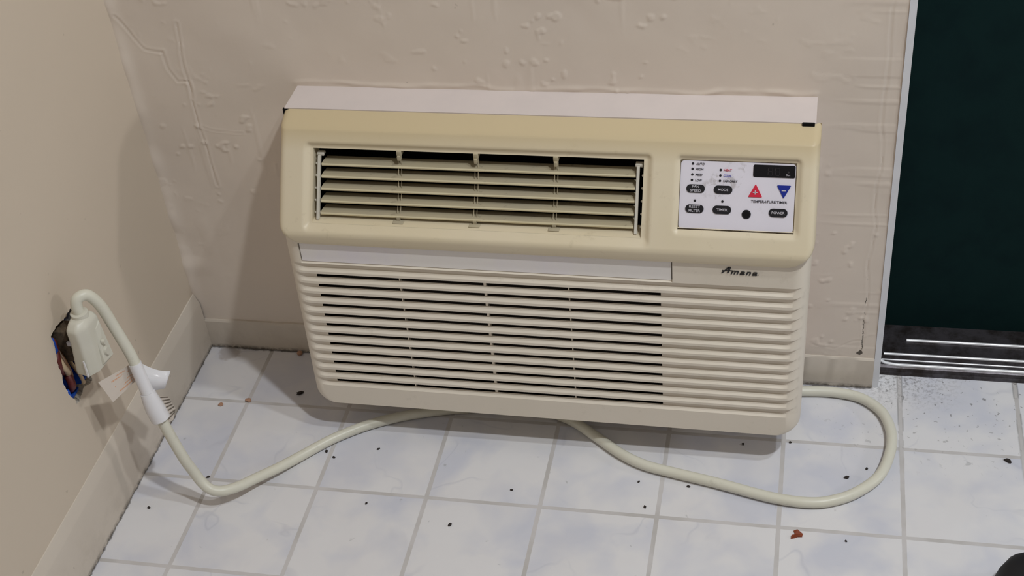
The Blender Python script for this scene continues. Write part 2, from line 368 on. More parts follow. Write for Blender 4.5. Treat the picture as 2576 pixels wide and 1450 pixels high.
def base_left():
    ys = [YW-.02-.12*i for i in range(0, 60)]; R = random.Random(2); prof = [(.357, 0), (.357, .545), (.352, .562), (.325, .648), (.318, .665), (XL-.01, .672)]
    v = []; f = []
    for i, y in enumerate(ys):
        k = .002*R.uniform(-1, 1) if i else 0
        v += [(x+k*(j not in (0, 5)), y, z+k) for j, (x, z) in enumerate(prof)]
    for i in range(len(ys)-1):
        for j in range(5): a = i*6+j; f.append((a, a+1, a+7, a+6))
    tag(mesh('baseboard_left', v, f, M_BASE, smooth=18), kind='structure')
base_left()
def base_back(name, x0, x1, zt):
    v = []; f = []; n = max(2, int((x1-x0)/.06)); R = random.Random(4)
    for i in range(n+1):
        x = x0+(x1-x0)*i/n; q = R.uniform(-.003, .003); prof = [(YW-.022, 0), (YW-.022+q, zt-.02), (YW-.012, zt+q), (YW+.03, zt+.006)]
        v += [(x, y, z) for y, z in prof]
    for i in range(n):
        for j in range(3): a = i*4+j; f.append((a, a+4, a+5, a+1))
    k = len(v); v += [(x1, YW+.03, 0)]; f.append((n*4, n*4+1, n*4+2, n*4+3, k))
    tag(mesh(name, v, f, M_BASE, smooth=30), kind='structure')
base_back('baseboard_back', .34, 6.757, .345)

# doorway at the right: metal jamb strip, dark door, threshold with rails
tag(MB().box(6.758, 6.812, YW-.012, YW+.55, 0.0, 14).build('trim_1', M_JAMB), kind='structure')
tag(MB().box(6.812, 14, 1.58, 1.8, .0, 14).build('door_1', M_DOOR), kind='structure')
def sill():
    e = tag(empty('trim_2', (6.82, .98, 0)), kind='structure')
    prof = [(.935, 0), (.935, .016), (.965, .022), (.975, .055), (1.0, .07), (1.03, .07), (1.05, .05), (1.12, .05), (1.13, .068), (1.16, .068), (1.175, .05), (1.25, .05), (1.36, .052), (1.58, .056), (1.58, 0)]
    v = [(x-6.82, y-.98, z) for x in (6.80, 14) for y, z in prof]; n = len(prof)
    mesh('threshold_plate', v, [(i, i+1, i+1+n, i+n) for i in range(n-1)], M_SILL, e)
    for y, z, r, x0, rag in ((1.0, .074, .015, 6.84, 1), (1.085, .056, .008, 6.84, 0), (1.145, .074, .013, 6.86, 0), (1.365, .06, .015, 7.07, 0)):
        pts = [(x0-6.82+(13.9-x0)*i/30, y-.98+(0.05*max(0, 1-i/1.) if rag else 0), z) for i in range(31)]
        if rag: pts = [(6.815-6.82, 1.06-.98, z), (6.87-6.82, 1.02-.98, z), (6.93-6.82, 1.005-.98, z)]+[(7.0-6.82+6.9*i/10, 1.0-.98, z) for i in range(11)]
        MB().tube(pts, r, 8).build('rail', M_RAIL, e, 60)
sill()

# ------------------------------------------------------------------ the air conditioner (local frame of the unit)
OX = 6.1
U = empty('air_conditioner', (OX, 0, 0), math.radians(-.31))
tag(U, 'cream through-wall air conditioner with slatted grille projecting from the back wall', 'air conditioner')
XA, XB = -4.262, .072                              # left and right ends of the cover
K = .68                                            # the upper face leans back: dy/dz
face = lambda z: -.28+(z-2.23)*K
low = lambda z: -.23-(2.116-z)*.058

def grid_mesh(name, rows, cols, pos, keep, mat, angle=35, extra=None):
    """rows/cols parameter lists; pos(i,j)->xyz"""
    v = [pos(i, j) for i in range(len(rows)) for j in range(len(cols))]; nc = len(cols); f = []
    for i in range(len(rows)-1):
        for j in range(nc-1):
            if keep(i, j): a = i*nc+j; f.append((a, a+nc, a+nc+1, a+1))
    if extra:
        for q in extra: k = len(v); v += list(q); f.append(tuple(range(k, k+len(q))))
    m = bpy.data.meshes.new(name); m.from_pydata([V(*p) for p in v], [], f); m.validate()
    bm = bmesh.new(); bm.from_mesh(m); bmesh.ops.remove_doubles(bm, verts=bm.verts, dist=2e-6)
    loose = [q for q in bm.verts if not q.link_faces]; bmesh.ops.delete(bm, geom=loose, context='VERTS')
    bmesh.ops.recalc_face_normals(bm, faces=bm.faces); bm.to_mesh(m); bm.free()
    m.shade_smooth(); m.set_sharp_from_angle(angle=math.radians(angle)); m.materials.append(mat)
    o = bpy.data.objects.new(name, m); C.objects.link(o); o.parent = U; return o
def merge(*ls):
    a = sorted(x for l in ls for x in l); out = [a[0]]
    for x in a[1:]:
        if x-out[-1] > 1e-4: out.append(x)
    return out
def qe(e, r): return 0 if e >= r else 1-math.sqrt(max(0, 1-(1-e/r)**2))

# -- hood (upper half with the outlet and the control panel)
OUT_O = (-4.045, -1.183, 2.252, 2.872); OUT_I = (-3.97, -1.260, 2.302, 2.808)
PAN_O = (-1.018, -.043, 2.350, 2.872); PAN_I = (-.977, -.094, 2.380, 2.818)
def rr(x, z, R4, r):
    x0, x1, z0, z1 = R4; cx, cz = (x0+x1)/2, (z0+z1)/2; dx = abs(x-cx)-(x1-x0)/2+r; dz = abs(z-cz)-(z1-z0)/2+r
    return -(math.hypot(max(dx, 0), max(dz, 0))+min(max(dx, dz), 0)-r)     # positive inside
def recess(x, z):
    out = 0
    for O, I in ((OUT_O, OUT_I), (PAN_O, PAN_I)):
        d = rr(x, z, O, .05)
        if d > 0: t = min(1, d/.055); out = max(out, .042*(t*t*(3-2*t)))
    return out
def hood():
    prof = [(.42, 2.94), (.415, 3.01), (.398, 3.022)]
    for i in range(1, 7): t = i/6; prof.append((.398+(.225-.398)*t, 3.022+(2.960-3.022)*t))
    zs = [2.95-.012*i for i in range(60)]+[OUT_I[2], OUT_I[3], PAN_I[2], PAN_I[3]]
    zs = sorted((z for z in zs if z > 2.246), reverse=True)
    prof += [(.214, 2.952)]+[(face(z), z) for z in zs]
    prof += [(-.2685, 2.236), (-.2705, 2.228), (-.2710, 2.218), (-.2700, 2.205), (-.2675, 2.185), (-.264, 2.165), (-.259, 2.145), (-.252, 2.130), (-.244, 2.122), (-.19, 2.117)]   # rounded lower lip
    zb = 2.12; R = .20
    cs = merge([XA+.11*(1-math.cos(t/9*math.pi/2)) for t in range(10)], [XB-.11*(1-math.cos(t/9*math.pi/2)) for t in range(10)],
               [XA+.11+(XB-XA-.22)*i/330 for i in range(331)], [OUT_I[0], OUT_I[1], PAN_I[0], PAN_I[1]])
    def pos(i, j):
        y, z = prof[i]; x = cs[j]; e = min(x-XA, XB-x); ww = 0
        if z < zb+R and i > 10:
            k = R-math.sqrt(max(0, R*R-(R-(z-zb))**2)); k = min(k, R*.98); cx = (XA+XB)/2; x = cx+(x-cx)*(1-k/((XB-XA)/2)) if True else x
        d = .10*qe(e, .06)
        if i > 10: d += recess(cs[j], z) if z > 2.246 else 0
        return (x, min(y+d, .415), z)
    def keep(i, j):
        z = (prof[i][1]+prof[i+1][1])/2; x = (cs[j]+cs[j+1])/2
        if i < 10: return True
        for I in (OUT_I, PAN_I):
            if I[0] < x < I[1] and I[2] < z < I[3]: return False
        return True
    ex = []
    # reveal of the outlet and shallow reveal of the control recess
    for I, dep in ((OUT_I, .17), (PAN_I, .03)):
        c = [(I[0], I[2]), (I[1], I[2]), (I[1], I[3]), (I[0], I[3])]
        for (x0, z0), (x1, z1) in zip(c, c[1:]+c[:1]):
            ex.append([(x0, face(z0)+.042, z0), (x1, face(z1)+.042, z1), (x1, face(z1)+.042+dep, z1-dep*.0), (x0, face(z0)+.042+dep, z0-dep*.0)])
    # closed ends
    for s in (0, len(cs)-1):
        for i in range(len(prof)-1):
            a = pos(i, s); b = pos(i+1, s)
            if a[1] < .41 or b[1] < .41: ex.append([a, b, (b[0], .41, b[2]), (a[0], .41, a[2])])
    return grid_mesh('upper_cover', prof, cs, pos, keep, M_HOOD, 40, ex)
hood()

# -- lower grille
SZ = [1.798-.1037*i for i in range(12)]            # slot centres
SX0, SX1 = -4.015, -1.111
STRIP = (-4.120, -1.014, 1.929, 2.113)
def grille():
    D = .032; ZB = .381; R = .12
    rows = []                                       # (z, depth, slot?)
    rows += [(2.20, 0, 0), (2.14, 0, 0), (STRIP[3]+.0005, 0, 0), (STRIP[3], 0, 2), (STRIP[2], 0, 2)]
    zc = 1.866
    for k in range(13):
        zi = zc-.1037*k if k else zc
        zi = 1.798+.1037-.1037*k
        if k == 0: rows += [(zi+.0116, 0, 0)]
        rows += [(zi+.0110, 1, 0), (zi-.0398, 1, k), (zi-.0679, 0, 0)]
        if k < 12: rows += [(zi-.0921, 0, 0)]
    rows += [(.50-.014*i, 0, 0) for i in range(1, 9)]+[(ZB+.012, 0, 0), (ZB+.004, .35, 0), (ZB, .9, 0)]
    # drop duplicates / keep descending
    cs = merge([XA+.21*(1-math.cos(t/18*math.pi/2)) for t in range(19)], [XB-.02-.20*(1-math.cos(t/18*math.pi/2)) for t in range(19)],
               [XA+.21+(XB-XA-.43)*i/60 for i in range(61)], [SX0, SX1, STRIP[0], STRIP[1], STRIP[0]+.0006, STRIP[1]-.0006])
    info = []
    last = 9
    for r in rows:
        if r[0] < last-1e-6: info.append(r); last = r[0]
    def pos(i, j):
        z, dp, k = info[i]; x = cs[j]; xr = XB-.02
        e = min(x-XA, xr-x); y = low(z)+.15*qe(e, .13)
        tap = min(1, max(0, (e-.03)/.17)); tap = tap*tap*(3-2*tap)
        isg = dp == 1
        if isg: y += D*tap
        elif 0 < dp < 1 or dp == .9: y += .03*dp
        if isg and z > info[i-1][0]-.002 and tap < 1: pass
        if k == 2 and dp == 0 and STRIP[0]+.0003 < x < STRIP[1]-.0003: y += .030
        if z < ZB+R:
            q = R-math.sqrt(max(0, R*R-(R-(z-ZB))**2)); q = min(q, R*.98); cx = (XA+XB)/2; x = cx+(x-cx)*(1-q/((XB-XA)/2))
        if k or dp == 1 or .49 < z < 1.90: z += .030*max(0, 1-e/.19)**2 if .46 < z < 1.915 else 0
        # slight inward taper of the right flank
        x -= .02*max(0, (2.1-z)/1.7)*(1 if x > -1 else 0)*max(0, (x+1)/1.06)
        return (x, min(y, .41), z)
    def keep(i, j):
        x = (cs[j]+cs[j+1])/2
        a, b = info[i], info[i+1]
        if a[1] == 1 and b[1] == 1 and b[2] > 0 and SX0 < x < SX1: return False
        return True
    ex = []
    for s in (0, len(cs)-1):
        for i in range(len(info)-1):
            a = pos(i, s); b = pos(i+1, s)
            ex.append([a, b, (b[0], .41, b[2]), (a[0], .41, a[2])])
    n = len(info)-1
    for j in range(len(cs)-1):
        a = pos(n, j); b = pos(n, j+1); ex.append([a, b, (b[0], .38, b[2]), (a[0], .38, a[2])])
    g = grid_mesh('lower_grille', info, cs, pos, keep, M_GRILLE, 30, ex)
    return g
G = grille()
# vertical ribs behind the slots
for x, wd in ((-3.29, .008), (-2.56, .022), (-1.86, .008)):
    m = MB(); v = []
    ring = lambda z: [(x-wd/2, low(z)+.032, z), (x+wd/2, low(z)+.032, z), (x+wd/2, low(z)+.07, z), (x-wd/2, low(z)+.07, z)]
    m.prism(ring(.50), ring(1.83)).build('rib', M_GRILLE, G)
mesh('filter_door', *(lambda z0, z1, x0, x1: ([(x0, low(z0)+.012, z0), (x1, low(z0)+.012, z0), (x1, low(z1)+.012, z1), (x0, low(z1)+.012, z1),
     (x0, low(z0)+.029, z0), (x1, low(z0)+.029, z0), (x1, low(z1)+.029, z1), (x0, low(z1)+.029, z1)], [(0, 1, 2, 3), (4, 7, 6, 5), (0, 4, 5, 1), (1, 5, 6, 2), (2, 6, 7, 3), (3, 7, 4, 0)]))(STRIP[2]-.0, STRIP[3]-.010, STRIP[0]+.009, STRIP[1]-.008), M_STRIP, U)
mesh('door_gap', [(STRIP[0], low(STRIP[3])+.0295, STRIP[3]), (STRIP[1], low(STRIP[3])+.0295, STRIP[3]), (STRIP[1], low(STRIP[2])+.0295, STRIP[2]), (STRIP[0], low(STRIP[2])+.0295, STRIP[2])], [(0, 1, 2, 3)], M_GRIME, U)
# sleeve, gasket corners, dark insides
m = MB(); sx0, sx1, sz0, sz1 = -4.26, .03, .42, 3.03
for a in ((sx0, sx1, sz1-.012, sz1), (sx0, sx1, sz0, sz0+.012), (sx0, sx0+.012, sz0+.012, sz1-.012), (sx1-.012, sx1, sz0+.012, sz1-.012)):
    m.box(a[0], a[1], .40, .95, a[2], a[3])
m.build('wall_sleeve', M_SLEEVE, U)
m = MB(); m.box(XA-.015, XA+.05, .395, .425, 2.93, 3.02, .004); m.build('foam_gasket', M_FOAM, U)
m = MB(); m.box(-.075, .020, .375, .397, 3.00, 3.040, .006); m.build('foam_gasket', M_FOAM, U)
# dark cavity: liner behind the outlet, and coil behind the slots
def cavity():
    m = MB()
    x0, x1 = OUT_I[0]-.01, OUT_I[1]+.01
    a = [(face(2.29)+.10, 2.285), (face(2.29)+.36, 2.285), (.66, 2.35), (.66, 2.86), (face(2.81)+.06, 2.82)]
    v = [(x, y, z) for x in (x0, x1) for y, z in a]; n = len(a)
    m.add(v, [(i, i+1, i+1+n, i+n) for i in range(n-1)]+[tuple(range(n)), tuple(range(2*n-1, n-1, -1))])
    m.build('air_duct', M_DARK, U)
    m = MB(); m.box(SX0-.08, SX1+.08, .02, .06, .45, 2.0); m.box(SX0-.08, SX1+.08, -.16, .06, 1.99, 2.02); m.box(SX0-.08, SX1+.08, -.22, .06, .44, .47)
    m.box(SX0-.09, SX0-.07, -.16, .06, .45, 2.0); m.box(SX1+.07, SX1+.09, -.16, .06, .45, 2.0); m.build('filter_backing', M_BROWN, U)
cavity()
# outlet vanes with link bars, pins and supports
kf = lambda z, o=0: -.19+(z-2.23)*K+o
VZ = [2.677, 2.595, 2.5115, 2.428, 2.345]
def vane_profile(z):
    y = kf(z); return [(y, z-.014), (y-.004, z-.002), (y, z+.010), (y+.06, z+.006), (y+.150, z-.014), (y+.150, z-.024), (y+.06, z-.009)]
vane0 = None
for z in VZ:
    if vane0 is None:
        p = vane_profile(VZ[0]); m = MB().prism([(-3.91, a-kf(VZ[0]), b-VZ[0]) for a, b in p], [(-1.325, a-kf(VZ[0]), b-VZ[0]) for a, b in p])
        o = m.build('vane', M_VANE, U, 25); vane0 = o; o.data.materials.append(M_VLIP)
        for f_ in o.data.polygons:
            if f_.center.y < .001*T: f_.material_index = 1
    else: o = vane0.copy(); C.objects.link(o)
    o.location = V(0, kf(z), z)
for x in (-3.928, -1.306):
    m = MB(); za, zb = 2.312, 2.742
    ring = lambda z, w_: [(x-w_, kf(z, -.022), z), (x+w_, kf(z, -.022), z), (x+w_, kf(z, .012), z), (x-w_, kf(z, .012), z)]
    m.prism(ring(za, .011), ring(zb, .011)); m.box(x-.025, x+.035, kf(zb, -.0), kf(zb, .05), zb-.012, zb+.012, .004)
    m.build('link_bar', M_BAR, U, 30)
for z in VZ:
    for x in (-1.268, -3.955):
        m = MB().blob((x, kf(z, .012), z), .011, .011, .011, 1, 0); m.build('pivot_pin', M_BAR, U, 60)
for x in (-3.245, -2.607, -1.958):
    m = MB(); zt = 2.806
    m.box(x-.020, x+.020, face(zt)+.03, face(zt)+.10, zt-.045, zt+.002, .004); m.box(x-.014, x+.014, face(zt)+.01, face(zt)+.06, zt-.075, zt-.035, .003)
    for s in (-.013, .013): m.tube([(x+s, kf(2.745, .01), 2.745), (x+s, kf(2.51, .04), 2.51), (x+s, kf(2.32, .02), 2.32)], .003, 6)
    m.box(x-.045, x+.045, kf(2.306, -.02), kf(2.306, .03), 2.303, 2.311, .003); m.box(x-.014, x+.014, kf(2.33, .0), kf(2.33, .03), 2.305, 2.34)
    m.build('vane_support', M_VANE, U, 30)

# -- control panel
KO = .05                                           # membrane sits this far behind the face plane
LEN = math.sqrt(1+K*K)
def PP(x, z, off=0):                               # point on the membrane, off = towards the room
    return (x, face(z)+KO-off/LEN*1.0, z+off*K/LEN*1.0)
def flat2d(name, polys, mat, parent, off=.003, base=0.0005):
    """polys: lists of (x,z) loops, made into thin raised prints"""
    m = MB()
    for p in polys: m.prism([PP(x, z, base) for x, z in p], [PP(x, z, off) for x, z in p])
    return m.build(name, mat, parent)
def rrect(x0, x1, z0, z1, r, n=6, kz=1/LEN):
    out = []
    for cx, cz, a0 in ((x1-r, z1-r*kz, 0), (x0+r, z1-r*kz, 90), (x0+r, z0+r*kz, 180), (x1-r, z0+r*kz, 270)):
        for i in range(n+1): a = math.radians(a0+90*i/n); out.append((cx+r*math.cos(a), cz+r*kz*math.sin(a)))
    return out
def circ(x, z, r, n=20): return [(x+r*math.cos(2*math.pi*i/n), z+r/LEN*math.sin(2*math.pi*i/n)) for i in range(n)]
dirt_rim = flat2d('panel_rim', [rrect(PAN_I[0]-.025, PAN_I[1]+.025, PAN_I[2]-.03, PAN_I[3]+.02, .01)], M_RIM, U, -.004, -.02)
P = flat2d('control_panel', [rrect(PAN_I[0]+.004, PAN_I[1]-.007, PAN_I[2]-.006, PAN_I[3]-.009, .028)], M_PANEL, U, .001, -.01)
def text(name, s, x, z, h, mat, parent, w=None, align='LEFT', bold=0, shear=0, off=.006, mapper=None):
    cu = bpy.data.curves.new(name, 'FONT'); cu.body = s; cu.align_x = align; cu.size = 1; cu.shear = shear; cu.offset = bold; cu.space_line = .8; cu.resolution_u = 3
    ob = bpy.data.objects.new(name, cu); C.objects.link(ob); bpy.context.view_layer.update()
    me = bpy.data.meshes.new_from_object(ob.evaluated_get(bpy.context.evaluated_depsgraph_get())); bpy.data.objects.remove(ob)
    xs = [q.co.x for q in me.vertices]; ys = [q.co.y for q in me.vertices]; x0, x1, y0, y1 = min(xs), max(xs), min(ys), max(ys)
    sx = h/(y1-y0); sy = h/(y1-y0)
    if w: sx = w/(x1-x0)
    mp = mapper or (lambda a, b: PP(a, b, off))
    ax = {'LEFT': x0, 'CENTER': (x0+x1)/2}[align]
    for q in me.vertices: q.co = Vector(V(*mp(x+(q.co.x-ax)*sx, z+(q.co.y-(y0+y1)/2)*sy/LEN)))
    me.materials.append(mat); o = bpy.data.objects.new(name, me); C.objects.link(o); o.parent = parent
    sol = o.modifiers.new('thickness', 'SOLIDIFY'); sol.thickness = .0004*1; sol.offset = 0
    return o
dots = [(-.882, 2.790), (-.883, 2.757), (-.883, 2.721), (-.884, 2.686), (-.667, 2.756), (-.668, 2.721), (-.669, 2.687), (-.854, 2.555), (-.643, 2.556)]
for x, z in dots: flat2d('indicator_light', [circ(x, z, .0095, 14)], M_BLACKINK, P, .004)
H = .0175
for s, z, wd in (('AUTO', 2.790, .064), ('HIGH', 2.757, .056), ('MED', 2.721, .051), ('LOW', 2.686, .050)): text('print', s, -.856, z, H, M_TEXT, P, wd, bold=.006)
text('print', 'HEAT', -.642, 2.756, H, M_REDT, P, .060, bold=.014); text('print', 'COOL', -.643, 2.721, H, M_BLUET, P, .062, bold=.014); text('print', 'FAN ONLY', -.643, 2.687, H, M_TEXT, P, .108, bold=.012)
def pill(x, z, lines):
    b = flat2d('button', [rrect(x-.0705, x+.0705, z-.0265, z+.0265, .031, 8)], M_BLACKINK, P, .008)
    if len(lines) == 1: text('button_print', lines[0][0], x, z, .020, M_TEXTL, b, lines[0][1], 'CENTER', bold=.012, off=.0105)
    else:
        for (s, wd), dz in zip(lines, (.0125, -.0125)): text('button_print', s, x, z+dz, .019, M_TEXTL, b, wd, 'CENTER', bold=.012, off=.0105)
pill(-.8525, 2.632, [('FAN', .052), ('SPEED', .084)]); pill(-.642, 2.631, [('MODE', .078)]); pill(-.854, 2.503, [('RESET', .084), ('FILTER', .088)])
pill(-.644, 2.503, [('TIMER', .084)]); pill(-.218, 2.498, [('POWER', .098)])
def tri(x, z, wd, h, up):
    s = 1 if up else -1; pts = []; c = [(x-wd/2, z-s*h/2), (x+wd/2, z-s*h/2), (x, z+s*h/2)]
    for i in range(3):
        p, q, r = Vector(c[i-1]), Vector(c[i]), Vector(c[(i+1) % 3]); pts += [tuple(q+(p-q)*.07), tuple(q+(p-q)*.02+(r-q)*.02), tuple(q+(r-q)*.07)]
    return pts
t = flat2d('button', [tri(-.397, 2.634, .108, .084, True)], M_RED, P, .008)
flat2d('button_print', [rrect(-.4165, -.3805, 2.619, 2.624, .002), rrect(-.4015, -.3955, 2.608, 2.636, .002)], M_TEXTL, t, .0112, .0082)
t = flat2d('button', [tri(-.1835, 2.631, .108, .084, False)], M_BLUE, P, .008)
flat2d('button_print', [rrect(-.200, -.168, 2.636, 2.642, .002)], M_TEXTL, t, .0112, .0082)
text('print', 'TEMPERATURE/TIMER', -.426, 2.566, .0185, M_TEXT, P, .272, bold=.002)
k = flat2d('infrared_window', [circ(-.457, 2.481, .035, 28)], M_BLACKINK, P, .006); flat2d('lens', [circ(-.457, 2.481, .026, 24)], M_LCD, k, .009, .006)
L = flat2d('display_window', [rrect(-.420, -.104, 2.7205, 2.798, .012)], M_LCD, P, .007)
def seg8(x, z, s):
    q = []
    for dz in (-1, 0, 1): q.append(rrect(x-.010*s, x+.010*s, z+dz*.017*s-.0016, z+dz*.017*s+.0016, .001, 2))
    for dx in (-1, 1):
        for dz in (-1, 1): q.append(rrect(x+dx*.0125*s-.0017, x+dx*.0125*s+.0017, z+dz*.0085*s-.0065*s, z+dz*.0085*s+.0065*s, .001, 2))
    return q
for x in (-.292, -.238): flat2d('display_digit', seg8(x, 2.757, 1.35), M_SEG, L, .0085, .0072)
flat2d('set_light', [circ(-.156, 2.756, .008, 12)], M_SEG, L, .009, .0072)
text('print', 'Set', -.172, 2.738, .014, M_TEXTL, L, .030, bold=.01, off=.0095)

# -- logo lettering, drawn as shapes
def logo():
    LX, LZ = -.632, 2.030                           # left end and baseline; scale: 1 unit = width .29
    W, Hh = .292, .292
    def mp(a, b): z = LZ+b*Hh*1.0; return (LX+a*W, low(z)-.0025, z)
    def A(poly, mb):
        r0 = [mp(a, b) for a, b in poly]; r1 = [(x, y-.002, z) for x, y, z in r0]; mb.prism(r0, r1)
    g = MB()
    sc = lambda L_: [((x-565)/1480, (745-y+ (x-565)*.042)/1480) for x, y in L_]   # traced in the letter's own drawing grid
    A(sc([(565, 700), (600, 735), (730, 620), (905, 440), (825, 435), (700, 575), (615, 650)]), g)              # long left stroke
    A(sc([(835, 430), (955, 432), (905, 600), (855, 715), (785, 715), (820, 600), (840, 520), (800, 545)]), g)  # right stroke
    A(sc([(598, 570), (690, 588), (800, 580), (1010, 585), (1010, 612), (900, 620), (760, 625), (660, 632), (612, 615)]), g)  # cross stroke
    m_ = g.build('brand_lettering', M_LOGO, U)
    for s, a, wd in (('m', 935, 320), ('a', 1285, 215), ('n', 1525, 210), ('a', 1762, 215)):
        x0 = (a-565)/1480
        text('letter', s, LX+x0*W, LZ+.0185-(a-565)/1480*.008, .0415, M_LOGO, m_, wd/1480*W, shear=.30, bold=.022, mapper=lambda p, q: (p, low(q)-.0045, q))
    A2 = MB(); r = [mp(.975+.012*math.cos(t), .010+.012*math.sin(t)) for t in [i*math.pi/5 for i in range(10)]]; A2.prism(r, [(x, y-.002, z) for x, y, z in r]); A2.build('letter_dot', M_LOGO, m_)
logo()

# ------------------------------------------------------------------ outlet box in the broken wall
B = empty('electrical_box', (.2, -1.25, 1.7)); tag(B, 'blue electrical box with loose wires inside the hole in the left wall', 'electrical box')
def bl(p): return (p[0]-.2, p[1]+1.25, p[2]-1.7)
m = MB()
for b_ in ((.06, .275, -1.50, -1.475, 1.34, 2.06), (.06, .275, -1.02, -1.0, 1.34, 2.06), (.06, .275, -1.475, -1.02, 2.04, 2.06), (.06, .275, -1.475, -1.02, 1.34, 1.36), (.06, .08, -1.475, -1.02, 1.36, 2.04)):
    m.box(b_[0]-.2, b_[1]-.2, b_[2]+1.25, b_[3]+1.25, b_[4]-1.7, b_[5]-1.7)
m.build('box_shell', M_BLUEBOX, B)
MB().box(.2-.2, .30-.2, -1.50+1.25, -1.40+1.25, 1.84-1.7, 1.99-1.7, .02).build('mounting_ear', M_BLUEBOX, B, 30)
MB().box(0, .085, -.235, -.19, -.40, -.24, .015).build('mounting_ear', M_BLUEBOX, B, 30)
for mat, r, pts in ((M_WIRER, .028, [(.12, -1.2, 2.0), (.24, -1.36, 1.86), (.285, -1.45, 1.78), (.27, -1.44, 1.66), (.2, -1.3, 1.5)]),
                    (M_WIREW, .024, [(.12, -1.3, 1.95), (.25, -1.40, 1.80), (.30, -1.43, 1.70), (.28, -1.38, 1.58), (.18, -1.3, 1.45)]),
                    (M_WIREC, .020, [(.1, -1.2, 1.9), (.27, -1.36, 1.72), (.30, -1.38, 1.62), (.26, -1.33, 1.50)]),
                    (M_WIRER, .034, [(.12, -1.25, 1.7), (.25, -1.36, 1.56), (.29, -1.40, 1.47), (.24, -1.37, 1.39)]),
                    (M_WIREW, .016, [(.2, -1.22, 1.6), (.30, -1.28, 1.50), (.33, -1.30, 1.42), (.30, -1.27, 1.37)])):
    MB().tube([bl(p) for p in catmull(pts, 6)], r, 10).build('wire', mat, B, 60)
m = MB(); m.box(.20-.2, .345-.2, -1.33+1.25, -1.18+1.25, 1.66-1.7, 1.98-1.7, .012); m.build('receptacle', M_GRIME, B, 30)

# ------------------------------------------------------------------ power cord with its plug and tags
PC = empty('power_cord', (.5, -1.3, 1.7)); tag(PC, 'thick ivory power cord with large plug looping across the floor', 'power cord')
po = (.5, -1.3, 1.7)
def loc(o): 
    for q in o.data.vertices: q.co -= Vector(V(*po))
    return o
cord_pts = [(.515, -1.285, 2.14), (.512, -1.28, 2.23), (.53, -1.255, 2.285), (.585, -1.20, 2.275), (.64, -1.165, 2.14), (.68, -1.15, 1.92), (.72, -1.15, 1.74), (.76, -1.163, 1.572), (.84, -1.235, 1.228), (.90, -1.262, .968),
            (1.0, -1.295, .592), (1.05, -1.292, .42), (1.095, -1.30, .31), (1.155, -1.315, .245), (1.215, -1.315, .215), (1.285, -1.285, .193), (1.379, -1.190, .160), (1.468, -1.062, .125), (1.616, -.872, .082), (1.744, -.703, .055), (1.88, -.545, .047), (2.025, -.405, .047), (2.25, -.24, .047), (2.513, -.105, .047),
            (2.793, -.006, .047), (3.05, .06, .047), (3.45, .13, .047), (3.8, .12, .047), (4.105, .02, .047), (4.368, -.165, .047), (4.607, -.345, .047), (4.83, -.461, .047), (5.111, -.53, .047), (5.457, -.604, .047),
            (5.795, -.690, .047), (5.994, -.730, .047), (6.222, -.745, .047), (6.40, -.712, .047), (6.607, -.600, .047), (6.802, -.39, .047), (6.895, -.12, .047), (6.915, .13, .047), (6.855, .36, .047), (6.741, .50, .047),
            (6.603, .578, .047), (6.394, .610, .047), (6.184, .60, .047), (5.95, .56, .06), (5.75, .50, .12), (5.6, .46, .22), (5.5, .45, .34)]
cp = catmull(cord_pts, 8)
loc(MB().tube([p[:] for p in cp], .0465, 20).build('cord', M_CORD, PC, 60))
# plug body
bot = [(.40, -1.20), (.415, -1.455), (.54, -1.485), (.60, -1.41), (.625, -1.22)]; mid = [(.42, -1.19), (.445, -1.44), (.545, -1.46), (.60, -1.38), (.62, -1.21)]
top = [(.43, -1.20), (.465, -1.39), (.54, -1.40), (.575, -1.34), (.585, -1.22)]
def plug():
    bm = bmesh.new(); rings = []
    for ring, z in ((bot, 1.655), (bot, 1.68), (mid, 1.95), (mid, 2.09), (top, 2.14)): rings.append([bm.verts.new(V(x-po[0], y-po[1], z-po[2])) for x, y in ring])
    for a, b in zip(rings, rings[1:]):
        for i in range(5): bm.faces.new((a[i], a[(i+1) % 5], b[(i+1) % 5], b[i]))
    bm.faces.new(rings[0][::-1]); bm.faces.new(rings[-1])
    bmesh.ops.recalc_face_normals(bm, faces=bm.faces)
    bmesh.ops.bevel(bm, geom=list(bm.edges), offset=.022*T, segments=3, affect='EDGES', profile=.6)
    me = bpy.data.meshes.new('plug_body'); bm.to_mesh(me); bm.free(); me.shade_smooth(); me.set_sharp_from_angle(angle=math.radians(40)); me.materials.append(M_PLUG)
    o = bpy.data.objects.new('plug_body', me); C.objects.link(o); o.parent = PC; return o
pb = plug()
loc(MB().tube([(.515, -1.285, 2.11), (.515, -1.285, 2.165), (.515, -1.285, 2.17)], [.075, .07, .058], 24).build('cord_collar', M_PLUG, pb, 50))
m = MB(); m.prism([(.598, -1.365, 1.67), (.612, -1.225, 1.665), (.600, -1.225, 2.07), (.585, -1.30, 2.04)], [(.632, -1.355, 1.70), (.650, -1.235, 1.69), (.628, -1.235, 2.03), (.612, -1.29, 2.0)]); loc(m.build('face_plate', M_PLUG, pb, 30))
for z, r in ((1.775, .042), (1.87, .026)):
    m = MB(); ring = lambda x, k: [(x+(-.012 if 0 else 0), -1.292+r*k*math.cos(a)*.8, z+r*k*math.sin(a)) for a in [i*math.pi/9 for i in range(18)]]
    m.prism(ring(.63, 1), ring(.655, .85)); loc(m.build('test_button', M_PLUG, pb, 30))
m = MB(); m.prism([(.531, -1.486, 1.66), (.545, -1.486, 1.66), (.543, -1.478, 1.82), (.533, -1.478, 1.82)], [(.531, -1.497, 1.66), (.545, -1.497, 1.66), (.543, -1.486, 1.82), (.533, -1.486, 1.82)]); loc(m.build('side_rib', M_TAPE, pb))
